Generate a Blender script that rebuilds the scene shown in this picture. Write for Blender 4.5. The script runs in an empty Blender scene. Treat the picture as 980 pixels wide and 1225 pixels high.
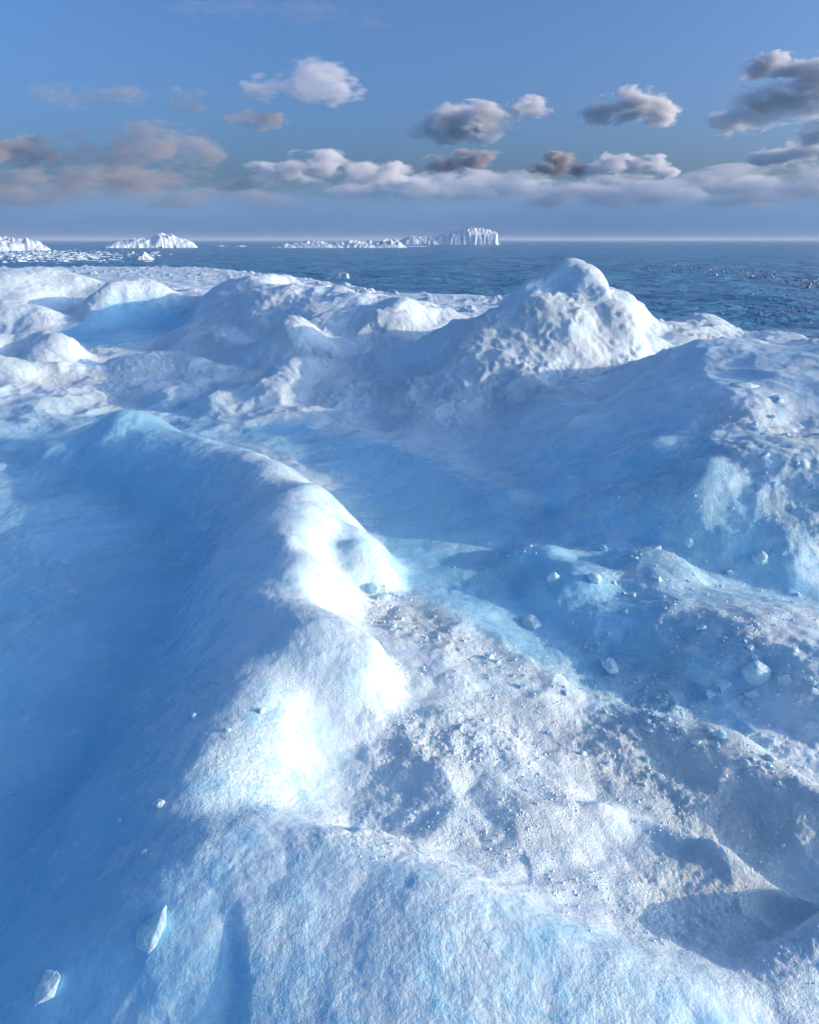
import bpy, bmesh, math, random
import numpy as np

# ------------------------------------------------------------------ camera, sky, sun, exposure
S = bpy.context.scene
COL = S.collection
PW, PH, FPX = 980.0, 1225.0, 900.0
HORIZON = 287.0
CAM_Z = 1.55
SEA_Z = -0.55
PITCH = math.atan((PH / 2 - HORIZON) / FPX)

cam_data = bpy.data.cameras.new("camera")
cam = bpy.data.objects.new("camera", cam_data)
COL.objects.link(cam)
cam.location = (0, 0, CAM_Z)
cam.rotation_euler = (math.pi / 2 - PITCH, 0, 0)
cam_data.sensor_fit = 'VERTICAL'
cam_data.sensor_height = 36.0
cam_data.lens = FPX / PH * 36.0
cam_data.clip_start = 0.05
cam_data.clip_end = 60000.0
S.camera = cam

SUN_AZ = 97.0      # degrees clockwise from the view direction (+Y)
SUN_EL = 11.8
world = bpy.data.worlds.new("World")
S.world = world
world.use_nodes = True
wn = world.node_tree.nodes
wl = world.node_tree.links
sky = wn.new('ShaderNodeTexSky')
sky.sky_type = 'NISHITA'
sky.sun_disc = False
sky.sun_elevation = math.radians(SUN_EL)
sky.sun_rotation = math.radians(SUN_AZ)
sky.altitude = 0.0
sky.air_density = 0.7
sky.dust_density = 4.6
sky.ozone_density = 5.2
wn['Background'].inputs['Strength'].default_value = 0.15
hsv = wn.new('ShaderNodeHueSaturation')
hsv.inputs['Saturation'].default_value = 1.0
wl.new(sky.outputs[0], hsv.inputs['Color'])
wl.new(hsv.outputs[0], wn['Background'].inputs['Color'])

sun_data = bpy.data.lights.new("sun", 'SUN')
sun = bpy.data.objects.new("sun", sun_data)
COL.objects.link(sun)
sun_data.energy = 2.0
sun_data.color = (1.0, 0.735, 0.485)
sun_data.angle = math.radians(0.53)
a, e = math.radians(SUN_AZ), math.radians(SUN_EL)
from mathutils import Vector
sdir = Vector((math.sin(a) * math.cos(e), math.cos(a) * math.cos(e), math.sin(e)))
sun.rotation_euler = sdir.to_track_quat('Z', 'Y').to_euler()
sun.location = sdir * 50

S.view_settings.view_transform = 'Standard'
S.view_settings.look = 'None'
S.view_settings.exposure = 0.85
S.view_settings.gamma = 1.0
S.view_settings.use_curve_mapping = False
S.render.engine = 'CYCLES'
S.cycles.max_bounces = 14
S.cycles.diffuse_bounces = 5
S.cycles.volume_bounces = 4
S.cycles.volume_step_rate = 0.6
S.cycles.use_denoising = True
S.cycles.adaptive_threshold = 0.03
S.cycles.caustics_reflective = False
S.cycles.caustics_refractive = False

# ------------------------------------------------------------------ helpers
def ray(px, py):
    u, v = (px - PW / 2) / FPX, (PH / 2 - py) / FPX
    c, s = math.cos(PITCH), math.sin(PITCH)
    return np.array([u, c + v * s, -s + v * c])

def at(px, py, z):
    """the point at height z that the photograph shows at pixel (px, py)"""
    d = ray(px, py)
    t = (z - CAM_Z) / d[2]
    return np.array([d[0] * t, d[1] * t, z])

def at_far(px, py, dist):
    d = ray(px, py)
    t = dist / math.hypot(d[0], d[1])
    return np.array([d[0] * t, d[1] * t, CAM_Z + d[2] * t])

def _hash(ix, iy, iz, seed):
    h = (ix.astype(np.uint32) * np.uint32(374761393) + iy.astype(np.uint32) * np.uint32(668265263)
         + iz.astype(np.uint32) * np.uint32(2147483647) + np.uint32(seed * 974711 & 0xffffffff))
    h = (h ^ (h >> np.uint32(13))) * np.uint32(1274126177)
    h = (h ^ (h >> np.uint32(16))) * np.uint32(2246822519)
    return h ^ (h >> np.uint32(15))

def perlin(x, y, z=None, seed=0):
    """gradient noise, about -1..1, 2D or 3D"""
    x = np.asarray(x, np.float32); y = np.asarray(y, np.float32)
    xi = np.floor(x); yi = np.floor(y)
    fx = x - xi; fy = y - yi
    xi = xi.astype(np.int64); yi = yi.astype(np.int64)
    u = fx * fx * fx * (fx * (fx * 6 - 15) + 10); v = fy * fy * fy * (fy * (fy * 6 - 15) + 10)
    if z is None:
        zi = np.zeros_like(xi)
        def g(a, b):
            h = _hash(xi + a, yi + b, zi, seed)
            ang = (h & np.uint32(0xffff)).astype(np.float32) * np.float32(2 * math.pi / 65536)
            return np.cos(ang) * (fx - a) + np.sin(ang) * (fy - b)
        n0 = g(0, 0) * (1 - u) + g(1, 0) * u
        n1 = g(0, 1) * (1 - u) + g(1, 1) * u
        return (n0 * (1 - v) + n1 * v) * 1.5
    z = np.asarray(z, np.float32)
    zi = np.floor(z); fz = z - zi; zi = zi.astype(np.int64)
    w = fz * fz * fz * (fz * (fz * 6 - 15) + 10)
    def g3(a, b, c):
        h = _hash(xi + a, yi + b, zi + c, seed)
        gx = (h & np.uint32(0x3ff)).astype(np.float32) * np.float32(1 / 511.5) - 1
        gy = ((h >> np.uint32(10)) & np.uint32(0x3ff)).astype(np.float32) * np.float32(1 / 511.5) - 1
        gz = ((h >> np.uint32(20)) & np.uint32(0x3ff)).astype(np.float32) * np.float32(1 / 511.5) - 1
        return gx * (fx - a) + gy * (fy - b) + gz * (fz - c)
    r = 0
    for c in (0, 1):
        n0 = g3(0, 0, c) * (1 - u) + g3(1, 0, c) * u
        n1 = g3(0, 1, c) * (1 - u) + g3(1, 1, c) * u
        r = r + (n0 * (1 - v) + n1 * v) * (w if c else 1 - w)
    return r * 1.3

def fbm(x, y, z=None, octaves=4, seed=0, gain=0.5, lac=2.03, billow=False):
    r = 0; amp = 1.0; f = 1.0; tot = 0
    for o in range(octaves):
        n = perlin(x * f + 17.3 * o, y * f - 9.1 * o, None if z is None else z * f + 3.7 * o, seed + o)
        if billow:
            n = np.abs(n) * 2 - 0.6
        r = r + n * amp; tot += amp; amp *= gain; f *= lac
    return r / tot

def smooth(a, b, x):
    t = np.clip((x - a) / (b - a), 0, 1)
    return t * t * (3 - 2 * t)

def spline(W, sub=6):
    """Catmull-Rom points through the control points"""
    W = [2 * W[0] - W[1]] + list(W) + [2 * W[-1] - W[-2]]
    out = []
    for i in range(1, len(W) - 2):
        a_, b_, c_, d_ = W[i - 1:i + 3]
        for j in range(sub):
            t = j / sub
            out.append(.5 * (2 * b_ + (c_ - a_) * t + (2 * a_ - 5 * b_ + 4 * c_ - d_) * t * t + (3 * b_ - a_ - 3 * c_ + d_) * t ** 3))
    out.append(W[-2])
    return out

def blur(A, k, axis):
    """box blur along one axis, edges held"""
    pad = [(0, 0), (0, 0)]; pad[axis] = (k + 1, k)
    c = np.cumsum(np.pad(A.astype(np.float64), pad, mode='edge'), axis=axis)
    n = A.shape[axis]
    hi = np.take(c, np.arange(2 * k + 1, 2 * k + 1 + n), axis=axis); lo = np.take(c, np.arange(n), axis=axis)
    return ((hi - lo) / (2 * k + 1)).astype(np.float32)

def smax(a, b, k):
    h = np.clip(0.5 + 0.5 * (a - b) / k, 0, 1)
    return b * (1 - h) + a * h + k * h * (1 - h)

def mesh_grid(name, P, wrap=False):
    """P (rows, cols, 3) -> mesh, faces up; rows grow outward, cols clockwise"""
    R, C = P.shape[:2]
    me = bpy.data.meshes.new(name)
    idx = np.arange(R * C).reshape(R, C)
    if wrap:
        idx = np.concatenate([idx, idx[:, :1]], 1)
    q = np.stack([idx[:-1, :-1], idx[:-1, 1:], idx[1:, 1:], idx[1:, :-1]], -1).reshape(-1, 4)[:, ::-1]
    me.vertices.add(R * C)
    me.vertices.foreach_set('co', P.reshape(-1).astype(np.float32))
    n = len(q)
    me.loops.add(n * 4)
    me.loops.foreach_set('vertex_index', q.reshape(-1).astype(np.int32))
    me.polygons.add(n)
    me.polygons.foreach_set('loop_start', (np.arange(n) * 4).astype(np.int32))
    me.polygons.foreach_set('loop_total', np.full(n, 4, np.int32))
    me.polygons.foreach_set('use_smooth', np.ones(n, bool))
    me.update(calc_edges=True)
    return me

def add_attr(me, name, vals):
    at_ = me.attributes.new(name, 'FLOAT', 'POINT')
    at_.data.foreach_set('value', np.asarray(vals, np.float32).reshape(-1))

def tag(o, label=None, cat=None, group=None, kind=None):
    if label: o['label'] = label
    if cat: o['category'] = cat
    if group: o['group'] = group
    if kind: o['kind'] = kind
    return o

def link(name, me, mat=None, parent=None):
    o = bpy.data.objects.new(name, me)
    COL.objects.link(o)
    if mat: me.materials.append(mat)
    if parent: o.parent = parent
    return o

class NT:
    """small node-tree writer"""
    def __init__(self, name):
        self.mat = bpy.data.materials.new(name)
        self.mat.use_nodes = True
        self.t = self.mat.node_tree
        self.t.nodes.clear()
        self.out = self.t.nodes.new('ShaderNodeOutputMaterial')
    def n(self, kind, **kw):
        nd = self.t.nodes.new(kind)
        for k, v in kw.items():
            if k.startswith('_'): setattr(nd, k[1:], v)
            else: self.put(nd.inputs[k.replace('__', ' ')], v)
        return nd
    def put(self, sock, v):
        if hasattr(v, 'is_output'): self.t.links.new(v, sock)
        else: sock.default_value = v
    def math(self, op, a, b=0.0, c=None, clamp=False):
        nd = self.t.nodes.new('ShaderNodeMath'); nd.operation = op; nd.use_clamp = clamp
        self.put(nd.inputs[0], a); self.put(nd.inputs[1], b)
        if c is not None: self.put(nd.inputs[2], c)
        return nd.outputs[0]
    def mix(self, f, a, b):
        nd = self.t.nodes.new('ShaderNodeMix'); nd.data_type = 'RGBA'
        self.put(nd.inputs[0], f); self.put(nd.inputs[6], a); self.put(nd.inputs[7], b)
        return nd.outputs[2]
    def ramp(self, f, a, b, lo=0.0, hi=1.0):
        nd = self.t.nodes.new('ShaderNodeMapRange'); nd.interpolation_type = 'SMOOTHSTEP'
        self.put(nd.inputs[0], f); self.put(nd.inputs[1], a); self.put(nd.inputs[2], b)
        self.put(nd.inputs[3], lo); self.put(nd.inputs[4], hi)
        return nd.outputs[0]
    def noise(self, vec, scale, detail=3.0, rough=0.5, dist=0.0):
        nd = self.t.nodes.new('ShaderNodeTexNoise')
        self.put(nd.inputs['Vector'], vec); self.put(nd.inputs['Scale'], scale)
        self.put(nd.inputs['Detail'], detail); self.put(nd.inputs['Roughness'], rough)
        self.put(nd.inputs['Distortion'], dist)
        return nd.outputs['Fac']

# ------------------------------------------------------------------ materials
def ice_material():
    m = NT("snow_crusted_ice")
    geo = m.n('ShaderNodeNewGeometry').outputs['Position']
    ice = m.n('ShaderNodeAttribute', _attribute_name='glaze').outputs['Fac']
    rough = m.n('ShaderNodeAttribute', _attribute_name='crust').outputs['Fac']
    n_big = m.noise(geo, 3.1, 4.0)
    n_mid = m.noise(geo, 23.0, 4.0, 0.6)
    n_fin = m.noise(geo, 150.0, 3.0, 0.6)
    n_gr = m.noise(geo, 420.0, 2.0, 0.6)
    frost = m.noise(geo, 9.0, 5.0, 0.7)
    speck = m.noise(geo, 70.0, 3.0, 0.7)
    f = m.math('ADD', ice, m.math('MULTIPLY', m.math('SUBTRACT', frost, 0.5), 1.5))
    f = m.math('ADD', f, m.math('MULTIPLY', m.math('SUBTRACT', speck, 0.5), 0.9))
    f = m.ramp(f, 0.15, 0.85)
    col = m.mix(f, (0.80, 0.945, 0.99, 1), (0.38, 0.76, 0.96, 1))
    col = m.mix(m.ramp(n_big, 0.35, 0.7, 0.0, 0.35), col, (0.58, 0.86, 0.97, 1))
    rg = m.math('ADD', m.math('MULTIPLY', f, -0.28), 0.47)
    rg = m.math('ADD', rg, m.math('MULTIPLY', m.math('SUBTRACT', n_fin, 0.5), 0.35), clamp=True)
    h = m.math('ADD', m.math('MULTIPLY', n_fin, 0.010), m.math('MULTIPLY', n_gr, 0.005))
    h = m.math('MULTIPLY', h, m.math('MULTIPLY_ADD', rough, 1.0, 0.22))
    h = m.math('ADD', h, m.math('MULTIPLY', speck, m.math('MULTIPLY_ADD', rough, 0.006, 0.004)))
    h = m.math('ADD', h, m.math('MULTIPLY', n_mid, m.math('MULTIPLY_ADD', rough, 0.016, 0.006)))
    h = m.math('ADD', h, m.math('MULTIPLY', frost, m.math('MULTIPLY_ADD', rough, 0.022, 0.006)))
    vary = m.ramp(m.noise(geo, 1.7, 3.0, 0.6, 0.5), 0.36, 0.64, 0.25, 1.1)
    h = m.math('MULTIPLY', h, vary)
    bump = m.n('ShaderNodeBump', Strength=0.9, Distance=1.0, Height=h)
    p = m.n('ShaderNodeBsdfPrincipled', Base__Color=col, Roughness=rg, IOR=1.31, Normal=bump.outputs[0])
    p.subsurface_method = 'RANDOM_WALK'
    p.inputs['Subsurface Weight'].default_value = 0.38
    p.inputs['Subsurface Radius'].default_value = (0.35, 0.75, 1.0)
    p.inputs['Subsurface Scale'].default_value = 0.03
    p.inputs['Specular IOR Level'].default_value = 0.5
    m.t.links.new(p.outputs[0], m.out.inputs['Surface'])
    return m.mat

def sea_material():
    m = NT("cold_sea_water")
    geo = m.n('ShaderNodeNewGeometry').outputs['Position']
    mp = m.n('ShaderNodeMapping', Vector=geo, Scale=(0.45, 1.0, 1.0), Rotation=(0, 0, 0.25))
    v = mp.outputs[0]
    n1 = m.noise(v, 0.9, 5.0, 0.62, 0.3)
    n2 = m.noise(v, 0.11, 3.0, 0.6)
    n3 = m.noise(v, 5.0, 3.0, 0.6)
    h = m.math('ADD', m.math('MULTIPLY', n1, 1.0), m.math('MULTIPLY', n2, 2.8))
    h = m.math('ADD', h, m.math('MULTIPLY', n3, 0.045))
    bump = m.n('ShaderNodeBump', Strength=1.0, Distance=1.0, Height=h)
    p = m.n('ShaderNodeBsdfPrincipled', Base__Color=(0.10, 0.31, 0.48, 1), Roughness=0.25, IOR=1.33, Normal=bump.outputs[0])
    m.t.links.new(p.outputs[0], m.out.inputs['Surface'])
    return m.mat

MAT_ICE = ice_material()
MAT_SEA = sea_material()

# ------------------------------------------------------------------ ice shelf terrain
def terrain_fields(x, y):
    """height, crust roughness and glaze of the shore ice at world x, y"""
    shape = x.shape
    x = x.ravel(); y = y.ravel()
    # gently domain-warped coordinates make every outline uneven
    wx = x + 0.05 * perlin(x * 2.3, y * 2.3, seed=3) + 0.12 * perlin(x * 0.7, y * 0.7, seed=4) * smooth(3, 8, y)
    wy = y + 0.05 * perlin(x * 2.3, y * 2.3, seed=5) + 0.12 * perlin(x * 0.7, y * 0.7, seed=6) * smooth(3, 8, y)
    H = 0.02 * fbm(x * 1.1, y * 1.1, octaves=3, seed=9) - .08 * smooth(-.45, -1.5, x + .22 * (y - 3)) * (1 - smooth(6, 9, y))
    H = H + 0.10 * smooth(6, 14, y) * fbm(x * 0.35, y * 0.35, octaves=3, seed=12)
    crust = np.full_like(x, 0.25)
    glaze = np.full_like(x, 0.5)

    def poly(pts, wl, wr, k=0.06, pl=1.0, pr=1.0, base=0.0):
        """ridge along pixel points (px, py, z); wl/wr reach in metres on the far-left/right of travel"""
        nonlocal H
        W = spline([at(*p) for p in pts])
        reach = max(wl, wr) * 1.05
        xs = [p[0] for p in W]; ys = [p[1] for p in W]
        m = np.where((wx > min(xs) - reach) & (wx < max(xs) + reach) & (wy > min(ys) - reach) & (wy < max(ys) + reach))[0]
        if len(m) == 0: return
        qx = wx[m]; qy = wy[m]
        best = np.full(len(m), 1e9, np.float32); zz = np.zeros(len(m), np.float32); side = np.zeros(len(m), np.float32)
        for A, B in zip(W[:-1], W[1:]):
            dx, dy = B[0] - A[0], B[1] - A[1]
            L = dx * dx + dy * dy + 1e-9
            t = np.clip(((qx - A[0]) * dx + (qy - A[1]) * dy) / L, 0, 1)
            ex = qx - A[0] - t * dx; ey = qy - A[1] - t * dy
            d = ex * ex + ey * ey
            s = dx * (qy - A[1]) - dy * (qx - A[0])
            c = d < best
            best = np.where(c, d, best); zz = np.where(c, A[2] + t * (B[2] - A[2]), zz)
            side = np.where(c, s / math.sqrt(L), side)
        d = np.sqrt(best)
        # blend the two reaches across the crest line
        f = smooth(-1, 1, np.clip(side / (d + 1e-4), -1, 1))
        w = wr * (1 - f) + wl * f
        p = pr * (1 - f) + pl * f
        prof = np.clip(1 - (d / w) ** 2, 0, 1) ** (1.6 * p)
        hh = base + (zz - base) * prof
        hh = hh - 1.05 * k * (1 - np.clip(prof * 4, 0, 1)) - 9 * (prof <= 0)
        H[m] = np.where(hh > H[m] - k, smax(H[m], hh, k), H[m])

    def dome(px, py, z, rx, ry, k=0.06, p=1.0, rot=0.0, base=0.0):
        """mound whose TOP is seen at pixel (px, py) at height z"""
        nonlocal H
        c = at(px, py, z)
        ca, sa = math.cos(rot), math.sin(rot)
        dx = wx - c[0]; dy = wy - c[1]
        u = (dx * ca + dy * sa) / rx; v = (-dx * sa + dy * ca) / ry
        d2 = u * u + v * v
        prof = np.clip(1 - d2, 0, 1) ** (1.6 * p)
        hh = base + (z - base) * prof
        hh = hh - 1.05 * k * (1 - np.clip(prof * 4, 0, 1)) - 9 * (prof <= 0)
        H = np.where(hh > H - k, smax(H, hh, k), H)

    def area(px, py, z, rx, ry, rot=0.0, soft=0.5):
        c = at(px, py, z)
        ca, sa = math.cos(rot), math.sin(rot)
        dx = x - c[0]; dy = y - c[1]
        u = (dx * ca + dy * sa) / rx; v = (-dx * sa + dy * ca) / ry
        return 1 - smooth(1 - soft, 1 + soft, np.sqrt(u * u + v * v))

    def line_mask(pts, w, soft=0.5):
        W = [at(*p) for p in pts]
        best = np.full(len(x), 1e9, np.float32)
        for A, B in zip(W[:-1], W[1:]):
            dx, dy = B[0] - A[0], B[1] - A[1]
            t = np.clip(((x - A[0]) * dx + (y - A[1]) * dy) / (dx * dx + dy * dy), 0, 1)
            best = np.minimum(best, (x - A[0] - t * dx) ** 2 + (y - A[1] - t * dy) ** 2)
        return 1 - smooth(w * (1 - soft), w * (1 + soft), np.sqrt(best))

    # ---- far shore: the rise along the water
    poly([(-150, 330, .8), (0, 324, .95), (60, 318, 1.0), (90, 328, .85), (120, 340, .65)], 1.8, 2.4, k=.2, pr=1.2)
    poly([(140, 335, .85), (164, 322, 1.02), (186, 336, .8), (212, 356, .5)], 1.3, 2.2, k=.15, pr=1.3)
    poly([(215, 352, .6), (250, 338, .82), (286, 329, .95), (312, 328, .95), (350, 340, .86), (395, 348, .80), (440, 356, .75), (500, 366, .66), (560, 392, .42)], 2.0, 2.5, k=.2, pr=1.1)
    dome(470, 359, .76, 1.5, 1.5, k=.2, p=1.2)
    dome(385, 335, .78, 1.3, 1.0, k=.2)
    dome(285, 375, .45, 1.0, 1.0, k=.15, p=1.2)
    # ---- middle field bumps
    poly([(300, 415, .2), (335, 392, .48), (354, 378, .64), (372, 386, .56), (408, 412, .28)], .7, .8, k=.1, pl=1.2, pr=1.2)
    poly([(280, 466, .14), (330, 450, .27), (374, 432, .36), (390, 440, .29), (414, 456, .22)], .6, .6, k=.10, pl=1.0, pr=1.0)
    poly([(205, 462, .12), (238, 442, .26), (256, 450, .2), (285, 462, .12)], .4, .45, k=.08, pl=1.2, pr=1.2)
    poly([(125, 448, .06), (150, 430, .20), (185, 421, .27), (220, 425, .24), (268, 440, .10)], .5, .55, k=.08)
    poly([(420, 408, .2), (450, 395, .36), (480, 400, .26)], .5, .5, k=.08, pl=1.2, pr=1.2)
    poly([(230, 392, .3), (262, 378, .5), (300, 388, .36)], .6, .7, k=.08, pl=1.2, pr=1.2)
    poly([(100, 372, .3), (128, 360, .5), (150, 372, .34)], .6, .7, k=.08, pl=1.2, pr=1.2)
    poly([(430, 440, .1), (462, 428, .22), (500, 436, .12)], .4, .45, k=.08, pl=1.2, pr=1.2)
    # blocks at the left edge
    poly([(-80, 392, .45), (20, 389, .44), (62, 395, .38), (74, 404, .32)], .35, .45, k=.05, pl=.5, pr=.6)
    poly([(-60, 345, .7), (8, 353, .6), (35, 364, .45), (55, 378, .28)], .7, .8, k=.1)
    poly([(-60, 410, .42), (0, 424, .33), (45, 428, .26), (95, 442, .12)], .5, .45, k=.08)
    # ---- the big peak
    poly([(520, 412, .45), (560, 392, .66), (620, 358, .98), (660, 332, 1.18), (684, 316, 1.31), (702, 324, 1.22), (722, 348, 1.0), (748, 378, .76), (790, 408, .50)], 1.9, 1.8, k=.15, pl=1.1, pr=1.1)
    dome(686, 311, 1.35, .9, .9, k=.12, p=1.5)
    poly([(560, 392, .70), (530, 420, .48), (500, 452, .25)], 1.2, 1.0, k=.15)
    dome(610, 420, .50, 1.2, .9, k=.2)
    # low hump right of the peak
    poly([(800, 400, .50), (850, 379, .58), (900, 388, .52), (935, 400, .46), (1000, 408, .45)], 1.2, 1.5, k=.12)
    # ---- the right-hand mound and the high ice beyond the frame
    poly([(700, 445, .30), (800, 432, .52), (870, 415, .70), (980, 414, .80), (1100, 408, .84), (1300, 405, .86)], 1.5, 2.3, k=.2, pr=.8)
    dome(860, 520, .44, 1.2, 1.1, k=.2, p=.8)
    dome(960, 525, .50, 1.3, .95, k=.2, p=.8)
    dome(900, 470, .58, 1.5, 1.2, k=.2, p=.9)
    dome(700, 500, .28, .9, .9, k=.15)
    poly([(735, 700, .06), (810, 722, .11), (900, 745, .14), (1000, 780, .15)], .7, .45, k=.14)
    # ---- the winding ridge
    poly([(110, 512, .10), (150, 487, .26), (185, 506, .19), (245, 530, .20), (300, 547, .23), (345, 570, .27), (366, 584, .33)], .34, .70, k=.06)
    poly([(366, 583, .34), (345, 630, .345), (345, 690, .325), (322, 770, .305), (285, 850, .28), (252, 930, .255), (240, 985, .225)], .42, .56, k=.07)
    dome(366, 581, .365, .20, .20, k=.05)
    dome(420, 628, .24, .34, .25, k=.08, p=1.0, rot=-.5)
    H = H - .035 * line_mask([(60, 900, 0), (110, 800, 0), (200, 690, 0), (235, 630, 0), (190, 585, 0), (60, 570, 0)], .22, .9)
    dome(366, 752, .335, .32, .34, k=.10, p=.7)
    poly([(350, 690, .335), (390, 730, .33), (425, 768, .31)], .20, .5, k=.12)
    # near hump
    dome(265, 1075, .25, .55, .36, k=.2, p=.8)
    poly([(215, 1080, .17), (262, 1032, .22), (330, 1013, .25), (430, 1028, .27), (530, 1062, .275), (640, 1110, .255), (750, 1165, .22), (870, 1235, .18), (980, 1320, .14)], .30, .72, k=.10)
    # crusted apron falling away right of the ridge
    poly([(430, 790, .12), (490, 880, .15), (560, 985, .15), (660, 1065, .14), (780, 1140, .12), (950, 1260, .10)], .85, .95, k=.10, pl=.85, pr=.7)
    poly([(430, 715, .03), (520, 765, .05), (620, 812, .065), (760, 848, .075), (880, 895, .08), (1000, 965, .09), (1150, 1050, .1)], .13, .2, k=.05)
    H = H - .04 * line_mask([(600, 850, .1), (700, 905, .1), (820, 960, .1), (1000, 1010, .1)], .12, .8)
    poly([(775, 985, .09), (850, 1005, .12), (940, 1040, .12), (1010, 1075, .11)], .10, .10, k=.04)
    poly([(850, 1205, .12), (910, 1160, .15), (1000, 1100, .20), (1100, 1070, .18)], .14, .35, k=.06)
    H = H - .04 * area(880, 1105, .05, .22, .10, .4, .8)
    # lumps on the ridge crest and the overhanging knob
    H = H - .05 * area(400, 668, .24, .10, .10, 0, .8)
    H = H - .03 * area(360, 705, .33, .16, .07, -.4, .8)
    dome(338, 640, .375, .17, .14, k=.06, p=.9)
    dome(432, 640, .265, .22, .18, k=.06, p=.55, rot=-.5)
    # soft cauliflower lumps on the shaded left face of the mound
    for lx, ly, lr in ((690, 520, .3), (650, 560, .26), (720, 590, .28), (640, 620, .22), (690, 650, .22), (760, 560, .3), (790, 640, .26), (600, 560, .2), (830, 600, .3)):
        c = at(lx, ly, .25); q = ((x - c[0]) ** 2 + (y - c[1]) ** 2) / (lr * lr)
        H = H + .085 * np.clip(1 - q, 0, 1) ** 1.2
    return_shape = shape

    # ---- roughness zones
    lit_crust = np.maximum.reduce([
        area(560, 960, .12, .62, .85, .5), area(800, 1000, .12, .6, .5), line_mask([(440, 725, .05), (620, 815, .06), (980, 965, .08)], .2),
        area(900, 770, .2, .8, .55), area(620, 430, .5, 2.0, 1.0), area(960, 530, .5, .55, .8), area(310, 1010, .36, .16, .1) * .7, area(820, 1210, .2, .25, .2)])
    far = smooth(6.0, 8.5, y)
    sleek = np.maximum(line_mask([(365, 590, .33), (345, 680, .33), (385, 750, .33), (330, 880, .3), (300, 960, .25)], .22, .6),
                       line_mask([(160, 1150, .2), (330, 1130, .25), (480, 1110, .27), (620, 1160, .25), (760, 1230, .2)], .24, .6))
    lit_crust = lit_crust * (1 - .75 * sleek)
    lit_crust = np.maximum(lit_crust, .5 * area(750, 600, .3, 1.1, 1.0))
    crust = np.maximum(np.maximum(lit_crust, (0.6 + .25 * perlin(x * .6, y * .6, seed=95)) * far * 1.3), .16)
    plain = np.maximum(smooth(-.5, -1.3, x + .22 * (y - 3)) * (1 - far), line_mask([(330, 520, 0), (470, 560, 0), (540, 640, 0), (640, 740, 0), (800, 830, 0)], .35))
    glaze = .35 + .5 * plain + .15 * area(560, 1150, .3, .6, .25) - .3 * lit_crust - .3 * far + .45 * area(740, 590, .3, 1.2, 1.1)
    pool = area(150, 402, 0, 1.15, 1.7, -.25, .35)
    glaze = np.maximum(glaze, pool); H = H * (1 - .92 * pool); crust = crust * (1 - .9 * pool)
    return H.reshape(shape), crust.reshape(shape), glaze.reshape(shape)

def shore_drop(x, y):
    """how far the ice falls away to the water, 0 on the shelf .. 1 past the shore"""
    pts = np.array([at(px, py, -.3)[:2] for px, py in ((-400, 316), (0, 316), (120, 318), (250, 320), (330, 328), (440, 346), (600, 356))] +
                   [(6.0, 21.0), (6.5, 15.0), (9.0, 12.5), (16, 11.5), (40, 10.0), (80, 8)])
    ang = np.arctan2(pts[:, 0], pts[:, 1]); rad = np.hypot(pts[:, 0], pts[:, 1])
    o = np.argsort(ang)
    A = np.arctan2(x, y)
    R = np.interp(A, ang[o], rad[o], left=60, right=80)
    R = R * (1 + 0.05 * fbm(x * .25, y * .25, octaves=3, seed=71) + .03 * fbm(x * 1.1, y * 1.1, octaves=3, seed=72))
    r = np.hypot(x, y)
    return (r - R) / R, R

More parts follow.
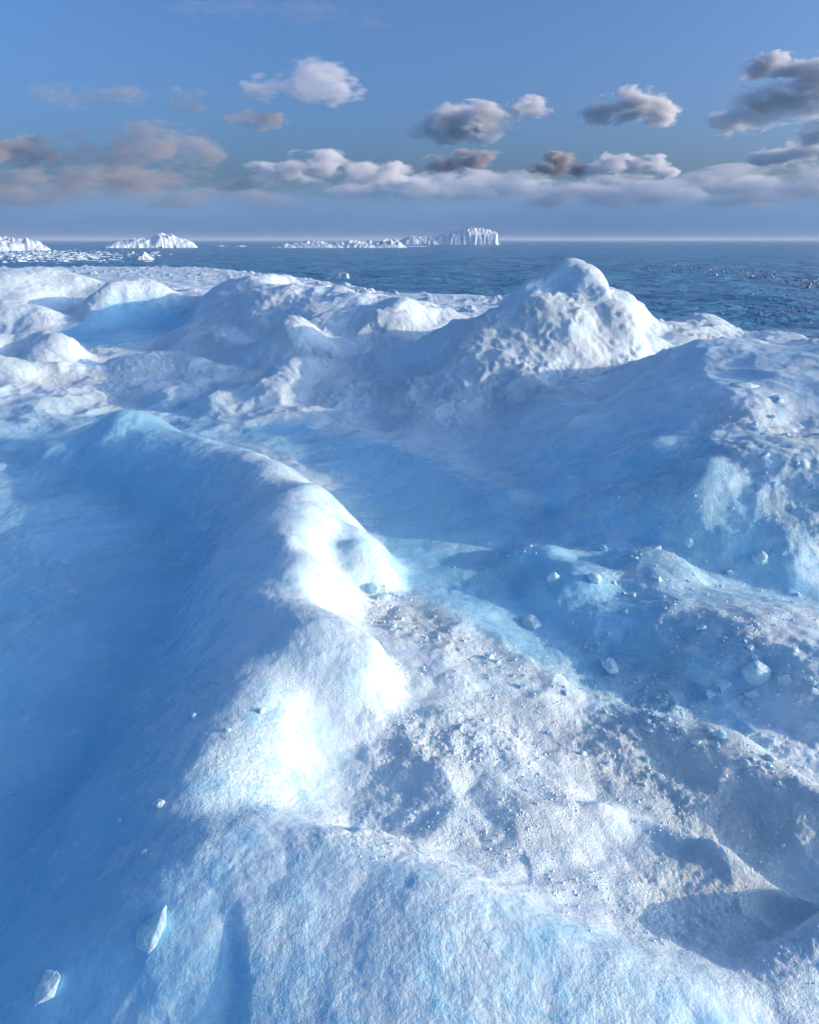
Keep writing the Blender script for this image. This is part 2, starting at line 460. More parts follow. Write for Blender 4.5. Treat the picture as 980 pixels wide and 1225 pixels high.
def build_terrain():
    az = np.concatenate([np.linspace(-180, -41, 50, endpoint=False), np.linspace(-41, 41, 720, endpoint=False),
                         np.linspace(41, 120, 160, endpoint=False), np.linspace(120, 180, 25, endpoint=False)])
    r = [0.35]
    while r[-1] < 62: r.append(r[-1] * (1.006 if r[-1] < 1 else 1.0029 if r[-1] < 11 else 1.0055 if r[-1] < 30 else 1.011))
    r = np.array(r)
    AZ, R = np.meshgrid(np.radians(az), r)
    x = (R * np.sin(AZ)).astype(np.float32); y = (R * np.cos(AZ)).astype(np.float32)
    H, crust, glaze = terrain_fields(x, y)
    for _ in range(2):
        H = blur(blur(H, 4, 0), 5, 1)
    # shore: brash ice then water
    sd, SR = shore_drop(x, y)
    brash = smooth(-.42, -.28, sd) * smooth(9, 15, np.hypot(x, y))
    rub = fbm(x * .9, y * .9, octaves=4, seed=31, billow=True) * .30 + fbm(x * 3.1, y * 3.1, octaves=3, seed=33, billow=True) * .10
    low = -.34 + rub
    H = H * (1 - brash) + np.maximum(low, H * .5 - .3) * brash
    H = H - smooth(-.02, .05, sd) * 1.2
    P = np.stack([x, y, H], -1)
    # detail relief along the surface normal, in 3D so steep faces get it too
    def normals(P):
        du = np.gradient(P, axis=0); dv = np.gradient(P, axis=1)
        n = np.cross(dv, du); n /= np.linalg.norm(n, axis=-1, keepdims=True) + 1e-9
        return n * np.sign(n[..., 2:3] + 1e-9)
    N = normals(P)
    X, Y, Z = P[..., 0], P[..., 1], P[..., 2]
    near = 1 - smooth(4, 14, R)
    fz = smooth(2.5, 8, R)
    land = 1 - brash
    calm = 1 - .8 * glaze * (1 - crust)
    d = (.025 + .075 * fz * land) * perlin(X * 1.5, Y * 1.5, Z * 1.5, 50) * calm
    d = d + .030 * fbm(X * 4, Y * 4, Z * 4, 3, seed=51, billow=True) * (.2 + .4 * crust) * (.40 + .25 * fz) * calm
    hum = fz * land * (1 - smooth(14, 20, R)) * calm
    d = d + hum * (.15 * (.3 - np.abs(perlin(X * .75, Y * .75, Z * .75, 47))) + .11 * (.3 - np.abs(perlin(X * 1.7, Y * 1.7, Z * 1.7, 48))) + .05 * (.3 - np.abs(perlin(X * 3.6, Y * 3.6, Z * 3.6, 46)))) * (1 - crust * .35)
    d = d + .015 * fbm(X * 6, Y * 6, Z * 6, 2, seed=43, billow=True) * crust * (1 - fz)
    d = d + .065 * (.3 - np.abs(perlin(X * 2.7, Y * 2.7, Z * 2.7, 49))) * crust * (1 - .6 * fz)
    patch = smooth(-.25, .35, perlin(X * 3.3, Y * 3.3, Z * 3.3, 65))
    d = d + .018 * fbm(X * 11, Y * 11, Z * 11, 2, seed=55, billow=True) * crust * (.30 + 1.1 * fz) * (.5 + .75 * patch)
    d = d + .0048 * fbm(X * 30, Y * 30, Z * 30, 2, seed=58, billow=True) * crust * (1 - .5 * smooth(5, 10, R)) * (.25 + .9 * patch)
    d = d + .003 * fbm(X * 70, Y * 70, Z * 70, 1, seed=60, billow=True) * crust * (1 - smooth(2, 4, R)) * patch
    d = d + .007 * fbm(X * 9, Y * 9, Z * 9, 4, seed=63, gain=.62) * (1 - crust)
    d = d + .006 * (.3 - np.abs(perlin(X * 14, Y * 14, Z * 14, 68))) * (1 - crust) * smooth(-.1, .4, perlin(X * 2.1, Y * 2.1, Z * 2.1, 69)) * near
    P = P + N * d[..., None]
    me = mesh_grid("shore_ice", P, wrap=True)
    add_attr(me, 'crust', crust); add_attr(me, 'glaze', glaze)
    o = link("shore_ice", me, MAT_ICE)
    tag(o, "blue and white hummocky snow-crusted shore ice with ridges and mounds", "ice", kind='structure')
    o['kind'] = 'structure'
    return o

shore = build_terrain()

# ------------------------------------------------------------------ sea
def sea_height(x, y):
    R = np.hypot(x, y)
    u = x * .97 + y * .25; v = -x * .25 + y * .97
    z = .26 * fbm(u * .12, v * .34, octaves=3, seed=81) + .15 * fbm(u * .5, v * 1.1, octaves=3, seed=85) * (1 - smooth(40, 140, R))
    return SEA_Z + z * (1 - smooth(60, 230, R))

def build_sea():
    az = np.concatenate([np.linspace(-180, -45, 20, endpoint=False), np.linspace(-45, 45, 300, endpoint=False), np.linspace(45, 180, 20, endpoint=False)])
    r = [6.0]
    while r[-1] < 250: r.append(r[-1] * 1.012)
    while r[-1] < 20000: r.append(r[-1] * 1.25)
    r = np.array(r)
    AZ, R = np.meshgrid(np.radians(az), r)
    x = (R * np.sin(AZ)).astype(np.float32); y = (R * np.cos(AZ)).astype(np.float32)
    P = np.stack([x, y, sea_height(x, y)], -1)
    me = mesh_grid("sea", P, wrap=True)
    o = link("sea", me, MAT_SEA)
    tag(o, "dark blue rippled sea reaching to the horizon", "sea", kind='structure')
build_sea()

# ------------------------------------------------------------------ floating ice
def berg_mesh(name, prof, width, height, depth, seed, flute=0.0, rough=.10, nx=90, ny=26, front=.55):
    """grounded ice: height profile along its length, rounded across, lumpy, sunk below the water line"""
    u = np.linspace(-1.04, 1.04, nx); v = np.linspace(-1.05, 1.05, ny)
    U, V = np.meshgrid(u, v)
    px_ = np.array([p[0] for p in prof], float); ph = np.array([p[1] for p in prof], float)
    tt = (px_ - px_[0]) / (px_[-1] - px_[0]) * 2 - 1
    wob = .16 * perlin(U * 3 + seed, V * 2.0, seed=seed)
    hgt = np.interp(U + .04 * perlin(U * 9, V * 5 + seed, seed=seed + 2), tt, ph / ph.max()) * height
    ex = np.clip(1 - np.abs(V + wob) ** 2, 0, 1) ** front
    if flute:
        ex = ex * (1 + flute * fbm(U * 22, V * .6, octaves=2, seed=seed + 4, billow=True) * smooth(0.05, .6, 1 - np.abs(V)))
    sx = width / 2; sy = depth / 2
    n1 = fbm(U * sx / height * 1.2, V * sy / height * 1.2, octaves=4, seed=seed + 7, billow=True)
    z = hgt * ex * (1 + rough * 3 * n1) + height * rough * n1 * ex
    edge = np.maximum(np.abs(U) - 1.0, 0) * 30 + np.maximum(np.abs(V) - 1.0, 0) * 25
    z = z - .35 - edge * .4 - .8 * (ex < .02)
    jit = height * .10
    x = U * sx + jit * perlin(U * 14, V * 7, seed=seed + 9); y = V * sy + jit * perlin(U * 14, V * 7, seed=seed + 10)
    return mesh_grid(name, np.stack([x, y, z], -1)[::1])

def berg(name, label, x0, x1, base, prof, depth, seed, flute=0.0, rough=.10, group=None, cat="iceberg", nx=90, ny=26, front=.55):
    L, Rr = at(x0, base, SEA_Z), at(x1, base, SEA_Z)
    c = (L + Rr) / 2
    width = float(np.hypot(*(Rr - L)[:2])) * 1.04
    dist = float(np.hypot(c[0], c[1]))
    height = max(p[1] for p in prof) / FPX * dist * 1.06
    me = berg_mesh(name, prof, width, height, depth, seed, flute, rough, nx, ny, front)
    o = link(name, me, MAT_BERG)
    n = math.hypot(c[0], c[1])
    o.location = (c[0] + c[0] / n * depth * .42, c[1] + c[1] / n * depth * .42, SEA_Z)
    o.rotation_euler = (0, 0, -math.atan2(c[0], c[1]))
    return tag(o, label, cat, group)

def berg_material():
    m = NT("weathered_sea_ice")
    geo = m.n('ShaderNodeNewGeometry').outputs['Position']
    n1 = m.noise(geo, .8, 5.0, .65)
    n2 = m.noise(geo, 6.0, 4.0, .65)
    col = m.mix(m.ramp(n1, .35, .72), (.86, .92, .95, 1), (.58, .78, .90, 1))
    h = m.math('ADD', m.math('MULTIPLY', n1, .5), m.math('MULTIPLY', n2, .12))
    b = m.n('ShaderNodeBump', Strength=.8, Distance=1.0, Height=h)
    p = m.n('ShaderNodeBsdfPrincipled', Base__Color=col, Roughness=.6, IOR=1.31, Normal=b.outputs[0])
    m.t.links.new(p.outputs[0], m.out.inputs['Surface'])
    return m.mat
MAT_BERG = berg_material()

berg("iceberg", "tall white fluted iceberg with steep right end, alone on the horizon", 478, 593, 292.5,
     [(478, 4), (490, 8), (505, 9), (522, 9), (536, 13), (548, 16), (560, 18), (572, 17), (584, 16), (592, 13), (593.5, 2)], 16, 5, flute=.10, rough=.04, nx=130, front=.32)
berg("iceberg", "long low rubbly strip of ice left of the tall fluted iceberg", 328, 482, 296.5,
     [(328, 1), (345, 4), (365, 6), (385, 7), (400, 5), (415, 7), (432, 8), (447, 6), (462, 9), (475, 8), (482, 3)], 12, 8, rough=.15, nx=170)
berg("iceberg", "broad hump-backed iceberg with its lit right end, left of the middle", 131, 233, 296.5,
     [(131, 3), (142, 7), (152, 8), (165, 10), (178, 11), (188, 13), (196, 16), (203, 14), (214, 11), (224, 8), (231, 4), (233, 1)], 11, 14, flute=.04, rough=.07, nx=120)
berg("iceberg", "white lumpy iceberg cut by the left edge of the picture", -70, 54, 300,
     [(-70, 6), (-40, 12), (0, 12), (18, 13), (34, 12), (42, 9), (50, 4), (54, 1)], 10, 21, flute=.1, rough=.12, nx=110)
FL = "small floes and chunks drifting on the sea"
def floe(label, x0, x1, base, prof, depth, seed, front=.22, rough=.08):
    berg("ice_floe", label, x0, x1, base, prof, depth, seed, 0.0, rough, FL, "ice floe", 44, 20, front)
floe("small floe carrying a pointed white cone of ice", 152, 190, 311.5, [(152, 2.5), (160, 3), (166, 6), (173, 11), (180, 6), (184, 3.5), (190, 2)], 2.6, 31)
floe("bright upturned floe lit by the sun just off the shore", 379, 417, 334, [(379, 3), (388, 6), (398, 9), (408, 12), (415, 13), (417, 8)], 1.3, 32)
floe("flat floe right behind the big snow peak", 760, 801, 376, [(760, 8), (775, 10), (788, 9), (798, 8), (801, 4)], .9, 33)
floe("long thin floe lying before the leftmost iceberg", 58, 92, 314, [(58, 3), (70, 4), (84, 3.5), (92, 2)], 2.0, 34)
floe("thin pale floe between the leftmost iceberg and the cone floe", 92, 124, 304, [(92, 1.5), (105, 2.5), (124, 1.2)], 3.0, 35)
floe("low lump of ice on slush below the hump-backed iceberg", 108, 126, 306, [(108, 2), (116, 4), (126, 2)], 1.6, 36)
floe("tiny floe right of the cone floe", 199, 208, 304.5, [(199, 1.5), (204, 3), (208, 1.5)], 1.2, 37)
floe("left one of two tiny floes between the hump-backed iceberg and the low strip", 258, 270, 294.8, [(258, 1), (264, 2), (270, 1)], 2.5, 38)
floe("right one of two tiny floes between the hump-backed iceberg and the low strip", 281, 296, 295.2, [(281, 1), (289, 2.6), (296, 1)], 2.5, 39)
floe("thin floe drifting at the foot of the tall fluted iceberg", 470, 513, 295.2, [(470, 1), (490, 2), (505, 1.8), (513, 1)], 3.0, 40)
floe("leftmost of three white chunks floating together right of the peak", 832, 843, 335.2, [(832, 2), (837, 3.2), (843, 2)], .5, 41)
floe("middle of three white chunks floating together right of the peak", 853, 860, 337, [(853, 2), (857, 4), (860, 2)], .4, 42)
floe("rightmost of three white chunks floating together right of the peak", 862, 869, 336.2, [(862, 2), (866, 3.6), (869, 2)], .4, 43)
floe("white chunk in the slush line right behind the peak's tip", 799, 807, 321.5, [(799, 1.5), (803, 4), (807, 2)], .7, 44)
floe("pale flat chunk in the middle of the slush line", 882, 894, 327, [(882, 1.5), (889, 3.2), (894, 2)], .9, 45)
floe("small round chunk at the far right of the slush line", 928, 937, 327.5, [(928, 2), (932, 4), (937, 2)], .7, 46)
floe("white chunk below the slush line by the right edge", 958, 966, 338.5, [(958, 1.5), (962, 3.5), (966, 1.5)], .5, 47)

def plates(name, label, spots, mat):
    """many little drifting plates joined in one mesh"""
    rnd = random.Random(5)
    V, F = [], []
    zs = sea_height(np.array([p[0] for p in spots]), np.array([p[1] for p in spots]))
    for (x, y, r), z0 in zip(spots, zs):
        z0 = float(z0)
        k = len(V); n = rnd.choice((5, 6)); h = r * rnd.uniform(.12, .4)
        a0 = rnd.uniform(0, 6.28); ring = [(math.cos(a0 + 6.283 * i / n) * r * rnd.uniform(.6, 1.1), math.sin(a0 + 6.283 * i / n) * r * rnd.uniform(.5, 1.0)) for i in range(n)]
        for dx, dy in ring: V.append((x + dx, y + dy, z0 - .03))
        for dx, dy in ring: V.append((x + dx * .8, y + dy * .8, z0 + .012 + min(h, .14) * rnd.uniform(.3, .8)))
        F.append(tuple(range(k + n, k + 2 * n)))
        for i in range(n): F.append((k + i, k + (i + 1) % n, k + n + (i + 1) % n, k + n + i))
    me = bpy.data.meshes.new(name); me.from_pydata(V, [], F); me.update()
    tag(link(name, me, mat), label, "drift ice", kind='stuff')

def slush_spots():
    rnd = random.Random(77)
    out, dark = [], []
    for _ in range(700):                                  # pale brash on the left
        px = rnd.uniform(-30, 190); py = rnd.gauss(306, 4)
        if py < 299 or py > 318 or (px > 120 and rnd.random() < .6): continue
        p = at(px, py, SEA_Z); out.append((p[0], p[1], rnd.uniform(.12, .6) * (1 if rnd.random() < .85 else 1.6)))
    line = [(690, 309), (760, 315), (820, 320), (880, 325), (930, 331), (990, 340)]
    for _ in range(700):                                  # loose line of slush on the right
        t = rnd.random() ** .8 * (len(line) - 1); i = min(int(t), len(line) - 2); f = t - i
        px = line[i][0] * (1 - f) + line[i + 1][0] * f + rnd.gauss(0, 14)
        py = line[i][1] * (1 - f) + line[i + 1][1] * f + rnd.gauss(0, 1.6 + px / 500)
        p = at(px, py, SEA_Z); dark.append((p[0], p[1], rnd.uniform(.03, .15)))
    for _ in range(60):
        p = at(rnd.uniform(860, 990), rnd.gauss(372, 10), SEA_Z); dark.append((p[0], p[1], rnd.uniform(.03, .08)))
    return out, dark
SP_PALE, SP_DARK = slush_spots()
def slush_material():
    m = NT("wet_grey_slush")
    geo = m.n('ShaderNodeNewGeometry').outputs['Position']
    col = m.mix(m.ramp(m.noise(geo, 2.0, 3.0), .35, .6), (.05, .09, .13, 1), (.30, .38, .44, 1))
    p = m.n('ShaderNodeBsdfPrincipled', Base__Color=col, Roughness=.45)
    m.t.links.new(p.outputs[0], m.out.inputs['Surface'])
    return m.mat
plates("drift_ice", "pale crowded brash ice drifting before the leftmost icebergs", SP_PALE, MAT_BERG)
plates("drift_slush", "loose line of dark slush drifting on the sea right of the peak", SP_DARK, slush_material())

# ------------------------------------------------------------------ loose ice on the shore
def clear_ice_material():
    m = NT("clear_lump_ice")
    geo = m.n('ShaderNodeNewGeometry').outputs['Position']
    n = m.noise(geo, 60.0, 3.0, .6)
    b = m.n('ShaderNodeBump', Strength=.6, Distance=1.0, Height=m.math('MULTIPLY', n, .012))
    p = m.n('ShaderNodeBsdfPrincipled', Base__Color=(.64, .88, .97, 1), Roughness=m.ramp(n, .3, .7, .06, .35), IOR=1.31, Normal=b.outputs[0])
    p.inputs['Transmission Weight'].default_value = .08
    p.inputs['Subsurface Weight'].default_value = .35
    p.inputs['Subsurface Radius'].default_value = (.35, .75, 1.0)
    p.inputs['Subsurface Scale'].default_value = .03
    m.t.links.new(p.outputs[0], m.out.inputs['Surface'])
    return m.mat
MAT_CLEAR = clear_ice_material()

def on_ice(px, py):
    d = Vector(ray(px, py)).normalized()
    ok, loc, nrm, _ = shore.ray_cast(Vector((0, 0, CAM_Z)), d)
    return (loc, nrm) if ok else (None, None)

def lump_mesh(seed, sub=3, flat=1.0):
    """broken chip of ice: hull of a few scattered points with softened edges"""
    rnd = random.Random(seed * 7 + 1)
    bm = bmesh.new()
    for _ in range(15):
        v = Vector((rnd.gauss(0, 1), rnd.gauss(0, 1), rnd.gauss(0, 1))).normalized() * rnd.uniform(.75, 1.1)
        bm.verts.new((v.x, v.y, max(v.z * flat, -.55)))
    bmesh.ops.convex_hull(bm, input=bm.verts[:])
    for v in [v for v in bm.verts if not v.link_faces]: bm.verts.remove(v)
    bmesh.ops.bevel(bm, geom=bm.edges[:] + bm.verts[:], offset=.10, segments=2, profile=.6, affect='EDGES', clamp_overlap=True)
    for f in bm.faces: f.smooth = True
    me = bpy.data.meshes.new("ice_chunk"); bm.to_mesh(me); bm.free()
    me.materials.append(MAT_CLEAR)
    return me

def round_mesh(seed, flat, amp=1.0):
    bm = bmesh.new()
    bmesh.ops.create_icosphere(bm, subdivisions=3, radius=1.0)
    co = np.array([v.co[:] for v in bm.verts], np.float32)
    k = 1 + amp * .38 * perlin(co[:, 0] * 1.2 + seed * 5.1, co[:, 1] * 1.2, co[:, 2] * 1.2, seed) + amp * .16 * fbm(co[:, 0] * 2.6, co[:, 1] * 2.6 + seed, co[:, 2] * 2.6, 2, seed=seed + 3, billow=True)
    for v, kk in zip(bm.verts, k):
        v.co *= float(kk); v.co.z *= flat
    for f in bm.faces: f.smooth = True
    me = bpy.data.meshes.new("ice_chunk"); bm.to_mesh(me); bm.free()
    me.materials.append(MAT_CLEAR)
    return me

def lump(px, py, wpx, label, seed, group=None, aspect=1.0, flat=.7, sub=3, me=None, tilt=0.0, sink=.85, name="ice_chunk", cat="ice chunk"):
    loc, nrm = on_ice(px, py)
    if loc is None: return None
    dist = (loc - Vector((0, 0, CAM_Z))).length
    r = wpx / FPX * dist / 2
    o = link(name, me if me else round_mesh(seed, flat))
    o.scale = (r, r * aspect, r)
    up = (nrm * .9 + Vector((0, 0, .1))).normalized()
    q = up.to_track_quat('Z', 'Y')
    o.rotation_mode = 'QUATERNION'
    from mathutils import Quaternion
    o.rotation_quaternion = q @ Quaternion((0, 0, 1), tilt)
    o.location = loc + up * (r * flat * (.5 - sink))
    return tag(o, label, cat, group)

lump(62, 1180, 28, "clear ice lump in the blue shade near the bottom-left corner", 1, aspect=1.35, me=lump_mesh(1, 3, .4), flat=.4, tilt=-.2, sink=1.25)
lump(186, 1112, 32, "large glassy ice lump sparkling in the sun on the ridge's near slope", 2, aspect=1.5, me=lump_mesh(2, 3, .4), flat=.4, tilt=-.15, sink=1.2)
lump(455, 716, 34, "flat disc of clear ice at the ridge's foot under its overhanging knob", 3, aspect=.7, flat=.22)
lump(447, 704, 13, "small round ice ball above the flat disc at the ridge's foot", 4)
lump(663, 692, 15, "left one of two small ice balls on the shaded mound's foot", 5)
lump(711, 693, 16, "right one of two small ice balls on the shaded mound's foot", 6)
lump(729, 797, 34, "flat clear ice shard in the shaded hollow below the right mound", 7, aspect=.6, flat=.3)
lump(889, 462, 30, "thin oval ice plate on the upper side of the shaded right mound", 8, aspect=.6, flat=.2)
lump(905, 808, 30, "biggest clear ice block in the rubble below the right mound", 9, aspect=.9, flat=.8)
lump(909, 669, 16, "single bright ice ball on the right mound above the rubble", 10)
lump(635, 745, 32, "rounded flat ice cake lying in the shade at the mound's foot", 13, aspect=.7, flat=.25)
lump(232, 857, 9, "left one of three sparkling crystal clumps on the ridge's shaded slope", 14, aspect=.8)
lump(272, 874, 8, "middle one of three sparkling crystal clumps on the ridge's shaded slope", 15, aspect=.7)
lump(313, 851, 9, "right one of three sparkling crystal clumps on the ridge's shaded slope", 16, aspect=.8)
lump(190, 962, 10, "narrow crystal clump on the shaded slope beside the sunlit bowl", 17, aspect=1.5, tilt=.6)
lump(144, 982, 7, "small crystal clump lowest down the shaded slope by the bowl", 18)
lump(172, 1020, 7, "tiny ice ball on the shaded slope above the large glassy lump", 19)

shared = [lump_mesh(40 + i, 2, .75) for i in range(14)]
rr = random.Random(12)
zones = [
    # (centre line of pixels, spread, count, size range, label, group)
    ([(600, 800), (700, 838), (800, 868), (900, 905), (975, 940)], (10, 7), 34, (6, 15), "small clear ice lump in the strip of rubble along the crusted berm", "clear lumps along the berm"),
    ([(760, 690), (820, 715), (880, 745), (960, 790)], (34, 26), 32, (6, 13), "small bright ice lump in the sunlit rubble on the right mound's foot", "bright lumps on the mound's foot"),
    ([(860, 820), (920, 840), (975, 830)], (26, 16), 14, (8, 17), "large clear ice lump in the rubble around the biggest block", "large lumps around the biggest block"),
    ([(440, 722), (520, 765), (590, 800)], (10, 8), 14, (6, 14), "small ice lump on the crusted strip beside the ridge's foot", "lumps beside the ridge's foot"),
    ([(640, 880), (740, 920), (800, 930)], (26, 10), 12, (6, 12), "small clear ice lump in the shaded trough behind the berm", "lumps in the shaded trough"),
    ([(870, 490), (930, 530), (955, 585)], (22, 24), 14, (6, 12), "small sunlit ice lump high on the right mound's rough side", "sunlit lumps high on the mound"),
]
for line, (sx, sy), n, (lo, hi), lab, grp in zones:
    for _ in range(n):
        t = rr.random() * (len(line) - 1); i = min(int(t), len(line) - 2); f = t - i
        px = line[i][0] * (1 - f) + line[i + 1][0] * f + rr.gauss(0, sx)
        py = line[i][1] * (1 - f) + line[i + 1][1] * f + rr.gauss(0, sy)
        lump(min(px, 985), py, lo + (hi - lo) * rr.random() ** 1.8, lab, 0, grp, aspect=rr.uniform(.7, 1.2), flat=.75, me=rr.choice(shared), tilt=rr.uniform(0, 6.28), sink=rr.uniform(.5, .85))

def crumbs():
    """countless grains of broken ice on the crust"""
    rng = np.random.default_rng(3)
    t = (1 + 5 ** .5) / 2
    ico = np.array([(-1, t, 0), (1, t, 0), (-1, -t, 0), (1, -t, 0), (0, -1, t), (0, 1, t), (0, -1, -t), (0, 1, -t), (t, 0, -1), (t, 0, 1), (-t, 0, -1), (-t, 0, 1)], np.float32) / 1.9
    fc = np.array([(0, 11, 5), (0, 5, 1), (0, 1, 7), (0, 7, 10), (0, 10, 11), (1, 5, 9), (5, 11, 4), (11, 10, 2), (10, 7, 6), (7, 1, 8), (3, 9, 4), (3, 4, 2), (3, 2, 6), (3, 6, 8), (3, 8, 9), (4, 9, 5), (2, 4, 11), (6, 2, 10), (8, 6, 7), (9, 8, 1)])
    me0 = shore.data
    n = len(me0.vertices)
    co = np.zeros(n * 3, np.float32); me0.vertices.foreach_get('co', co); co = co.reshape(-1, 3)
    cr = np.zeros(n, np.float32); me0.attributes['crust'].data.foreach_get('value', cr)
    r = np.hypot(co[:, 0], co[:, 1])
    sel = np.where((r > 1.0) & (r < 4.2) & (np.abs(np.arctan2(co[:, 0], co[:, 1])) < .7) & (cr > .35))[0]
    pat = perlin(co[sel, 0] * 5, co[sel, 1] * 5, seed=91) + .6 * perlin(co[sel, 0] * 16, co[sel, 1] * 16, seed=92)
    sel = sel[pat > .0]
    w = (cr[sel] ** 2) * r[sel] ** 0.2
    pick = rng.choice(sel, 3500, replace=False, p=w / w.sum())
    V = []; F = []
    for i, k in enumerate(pick):
        size = (.0012 + .003 * rng.random() ** 3) * (.6 + .35 * r[k])
        V.append(co[k] + ico * size * rng.uniform(.5, 1.2, (12, 3)).astype(np.float32) + np.array((0, 0, size * .3), np.float32))
        F.append(fc + i * 12)
    V = np.concatenate(V); F = np.concatenate(F)
    me = bpy.data.meshes.new("ice_crumbs"); me.from_pydata(V.tolist(), [], F.tolist()); me.update()
    m = NT("frosted_ice_grain")
    p = m.n('ShaderNodeBsdfPrincipled', Base__Color=(.86, .94, .98, 1), Roughness=.3, IOR=1.31)
    m.t.links.new(p.outputs[0], m.out.inputs['Surface'])
    tag(link("ice_crumbs", me, m.mat), "fine sparkling crumbs of broken ice strewn on the sunlit crust", "ice crumbs", kind='stuff')
crumbs()

# ------------------------------------------------------------------ clouds, fog bank, haze
def cloud_material(puffs, scale, dens, erode, color, seed):
    """volume whose density is the union of the cloud's puffs eaten into by noise"""
    m = NT("cloud_vapour")
    co = m.n('ShaderNodeTexCoord').outputs['Object']
    f = None
    for (cx, cy, cz, r) in puffs:
        d = m.n('ShaderNodeVectorMath', _operation='DISTANCE')
        m.put(d.inputs[0], co); d.inputs[1].default_value = (cx, cy, cz)
        v = m.math('MULTIPLY_ADD', d.outputs['Value'], -1.0 / r, 1.0)
        f = v if f is None else m.math('MAXIMUM', f, v)
    off = m.n('ShaderNodeVectorMath', _operation='ADD')
    m.put(off.inputs[0], co); off.inputs[1].default_value = (seed * 913.0, seed * 311.0, 0)
    n = m.noise(off.outputs[0], 1.0 / scale, 5.0, 0.62, 0.4)
    f = m.math('ADD', f, m.math('MULTIPLY', m.math('SUBTRACT', n, 0.58), erode * 2.6))
    d = m.ramp(f, 0.0, 0.45, 0.0, dens)
    v = m.n('ShaderNodeVolumePrincipled')
    v.inputs['Color'].default_value = (*color, 1)
    v.inputs['Anisotropy'].default_value = 0.0
    m.put(v.inputs['Density'], d)
    m.t.links.new(v.outputs[0], m.out.inputs['Volume'])
    return m.mat

def cloud(px, py, w, h, dist, label, seed, n=7, dens=1.0, erode=1.0, tilt=0.0, color=(.97, .97, .98), flat=.5, group=None, stretch=1.9):
    """cumulus centred on pixel (px, py), w x h pixels in size, dist metres away"""
    rnd = random.Random(seed)
    c = at_far(px, py, dist)
    s = math.dist(c, (0, 0, CAM_Z)) / FPX * math.cos(math.atan(abs(py - PH / 2) / FPX)) * 1.1
    W, Hh = w * s / stretch, h * s
    n = max(4, int(n * .8))
    puffs = []
    for i in range(n):
        t = (i + .5) / n * 2 - 1 + rnd.uniform(-.12, .12)
        env = max(.25, 1 - abs(t) ** 1.8)
        r = Hh * (.36 + .24 * env * rnd.uniform(.5, 1.2))
        x = t * (W / 2 - r * .45)
        z = -Hh * .5 + r * (.72 + flat * rnd.uniform(-.1, .45)) + tilt * x * stretch + Hh * .22 * env * rnd.uniform(0, 1)
        y = rnd.uniform(-.25, .25) * min(W, 3 * Hh) * .6
        puffs.append((x, y, z, r))
    bm = bmesh.new()
    for (x, y, z, r) in puffs:
        g = bmesh.ops.create_icosphere(bm, subdivisions=3, radius=r * 1.02)
        for v in g['verts']:
            v.co.x += x; v.co.y += y; v.co.z += z
    me = bpy.data.meshes.new("cloud")
    bm.to_mesh(me); bm.free()
    o = bpy.data.objects.new("cloud", me); COL.objects.link(o)
    md = o.modifiers.new("union", 'REMESH'); md.mode = 'VOXEL'; md.voxel_size = Hh * .09
    dg = bpy.context.evaluated_depsgraph_get()
    me2 = bpy.data.meshes.new_from_object(o.evaluated_get(dg))
    o.modifiers.clear()
    k = len(me2.vertices)
    co = np.zeros(k * 3, np.float32); me2.vertices.foreach_get('co', co); co = co.reshape(-1, 3)
    nr = np.zeros(k * 3, np.float32); me2.vertices.foreach_get('normal', nr); nr = nr.reshape(-1, 3)
    q = co / (Hh * .35)
    co += nr * (fbm(q[:, 0] + seed, q[:, 1], q[:, 2], 3, seed=seed, billow=True) * Hh * .05)[:, None]
    me2.vertices.foreach_set('co', co.reshape(-1))
    o.data = me2; me2.name = "cloud"
    bpy.data.meshes.remove(me)
    o.location = c
    o.scale = (stretch, 1.5, 1.0)
    o.rotation_euler = (0, 0, -math.atan2(c[0], c[1]))
    me2.materials.append(cloud_material(puffs, Hh * .42, dens / (Hh * .10), erode, color, seed))
    tag(o, label, 'cloud', group)
    return o

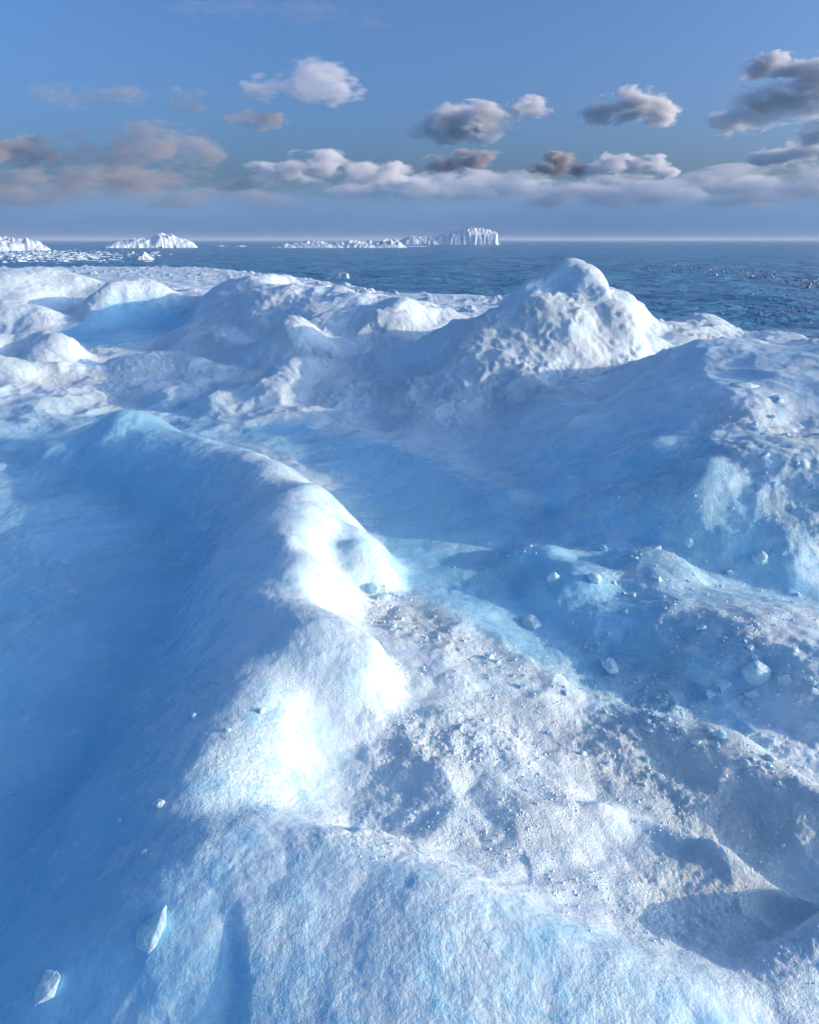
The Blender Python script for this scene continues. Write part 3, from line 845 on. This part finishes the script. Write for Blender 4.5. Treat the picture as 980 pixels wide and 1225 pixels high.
UP, LOW = 'broken clouds high over the sea', 'low clouds along the horizon'
G1 = (.70, .66, .66)  # darkened vapour colour stands in for shading on the dim clouds
G2 = (.99, .985, .985)
CLOUDS = [
    # px, py, w, h, dist, label, n, density, erode, tilt, colour
    (366, 104, 134, 44, 3000, "soft warm grey cloud, the highest one above the middle-left of the horizon", 7, .28, 1.3, 0, G2, UP),
    (309, 142, 78, 24, 3000, "small flat grey cloud just below the soft warm grey one", 5, .2, 1.3, 0, G1, UP),
    (112, 113, 130, 30, 3200, "thin torn wisps of dark cloud high over the left", 8, .10, 1.9, 0, G1, UP),
    (224, 123, 30, 24, 3200, "tiny faint wisp of cloud between two larger grey clouds", 3, .10, 1.7, .4, G1, UP),
    (165, 176, 196, 52, 3400, "large dark grey cloud with ragged right end on the left side", 9, .20, 1.6, .05, G1, UP),
    (18, 184, 100, 34, 3400, "dark grey cloud cut by the left edge of the picture", 5, .3, 1.3, 0, G1, UP),
    (160, 214, 330, 34, 4200, "long dim grey-mauve cloud under the large dark one", 11, .22, 1.5, 0, G1, LOW),
    (395, 202, 185, 44, 4200, "long lumpy grey cloud left of the middle, low over the iceberg", 9, .7, 1.4, 0, G2, LOW),
    (552, 150, 104, 46, 3000, "plump grey cloud with a bright lit top right of the middle", 7, .95, 1.35, .05, G2, UP),
    (630, 132, 52, 24, 3000, "small pale cloud beside the plump bright-topped one", 4, .6, 1.4, 0, G2, UP),
    (752, 132, 112, 38, 3000, "flat-bottomed cloud with a bright white top standing alone", 7, 1.0, 1.35, 0, G2, UP),
    (552, 191, 96, 30, 3800, "ragged grey cloud below the plump bright-topped one", 6, .6, 1.3, .1, G1, LOW),
    (667, 198, 66, 25, 3800, "small dark grey flat cloud left of the pale lumpy one", 5, .8, 1.1, 0, G1, LOW),
    (748, 200, 112, 28, 3800, "pale lumpy flat cloud below the lone flat-bottomed one", 8, .8, 1.35, 0, G2, LOW),
    (922, 83, 60, 26, 2800, "small round bright white cloud, topmost on the right side", 5, .8, 1.35, 0, G2, UP),
    (935, 126, 160, 42, 2800, "big slanting cloud with dark underside cut by the right edge", 9, .8, 1.4, .22, G2, UP),
    (1000, 92, 80, 48, 2800, "bright cloud puff at the right edge above the slanting cloud", 5, .8, 1.35, 0, G2, UP),
    (945, 183, 100, 30, 3400, "flat wedge of pale cloud low by the right edge", 6, .8, 1.1, .12, G2, LOW),
    (1000, 158, 80, 36, 3200, "white puff of cloud at the right edge under the slanting cloud", 5, .7, 1.35, 0, G2, UP),
    (560, 224, 340, 36, 5200, "long low bank of cloud behind the far iceberg", 13, .4, 1.35, 0, G2, LOW),
    (860, 224, 420, 46, 5200, "long pale bank of lumpy cloud low over the sea on the right", 14, .45, 1.35, 0, G2, LOW),
    (120, 234, 480, 34, 5400, "dim smooth bank of cloud lying on the fog on the left", 13, .2, 1.0, 0, G1, LOW),
    (340, 16, 300, 26, 3600, "faint veil of cloud at the top edge of the picture", 9, .03, 1.9, 0, G1, UP),
]
for i, (px, py, w, h, D, lab, n, de, er, tl, colr, grp) in enumerate(CLOUDS):
    cloud(px, py, w * .95, h * .86, D, lab, 11 + i * 3, n, de * .75, er * 1.12, tl, colr, group=grp, stretch=3.2 if w > 250 else 2.1)

def box_mesh(name, x0, x1, y0, y1, z0, z1):
    me = bpy.data.meshes.new(name)
    v = [(x, y, z) for z in (z0, z1) for y in (y0, y1) for x in (x0, x1)]
    me.from_pydata(v, [], [(0, 2, 3, 1), (4, 5, 7, 6), (0, 1, 5, 4), (2, 6, 7, 3), (0, 4, 6, 2), (1, 3, 7, 5)])
    me.update()
    return me

def fog_bank():
    m = NT("fog_bank_air")
    z = m.n('ShaderNodeSeparateXYZ', Vector=m.n('ShaderNodeNewGeometry').outputs['Position']).outputs['Z']
    d = m.ramp(z, 110.0, 430.0, .0010, 0.0)
    v = m.n('ShaderNodeVolumePrincipled')
    v.inputs['Color'].default_value = (.42, .68, .88, 1)  # shade of the clouds overhead is put into this darker blue-grey colour
    m.put(v.inputs['Density'], d)
    m.t.links.new(v.outputs[0], m.out.inputs['Volume'])
    o = link("fog_bank", box_mesh("fog_bank", -22000, 22000, 4600, 8200, 12, 450), m.mat)
    tag(o, "blue-grey bank of fog lying along the horizon", "fog", kind='stuff')
fog_bank()

def haze():
    m = NT("sea_smoke_air")
    v = m.n('ShaderNodeVolumePrincipled')
    v.inputs['Color'].default_value = (.70, .80, .90, 1)
    v.inputs['Density'].default_value = .00042
    m.t.links.new(v.outputs[0], m.out.inputs['Volume'])
    o = link("haze", box_mesh("haze", -21000, 21000, -21000, 21000, -3.5, 9.0), m.mat)
    tag(o, "thin sea smoke drifting over the cold water", "haze", kind='stuff')
haze()
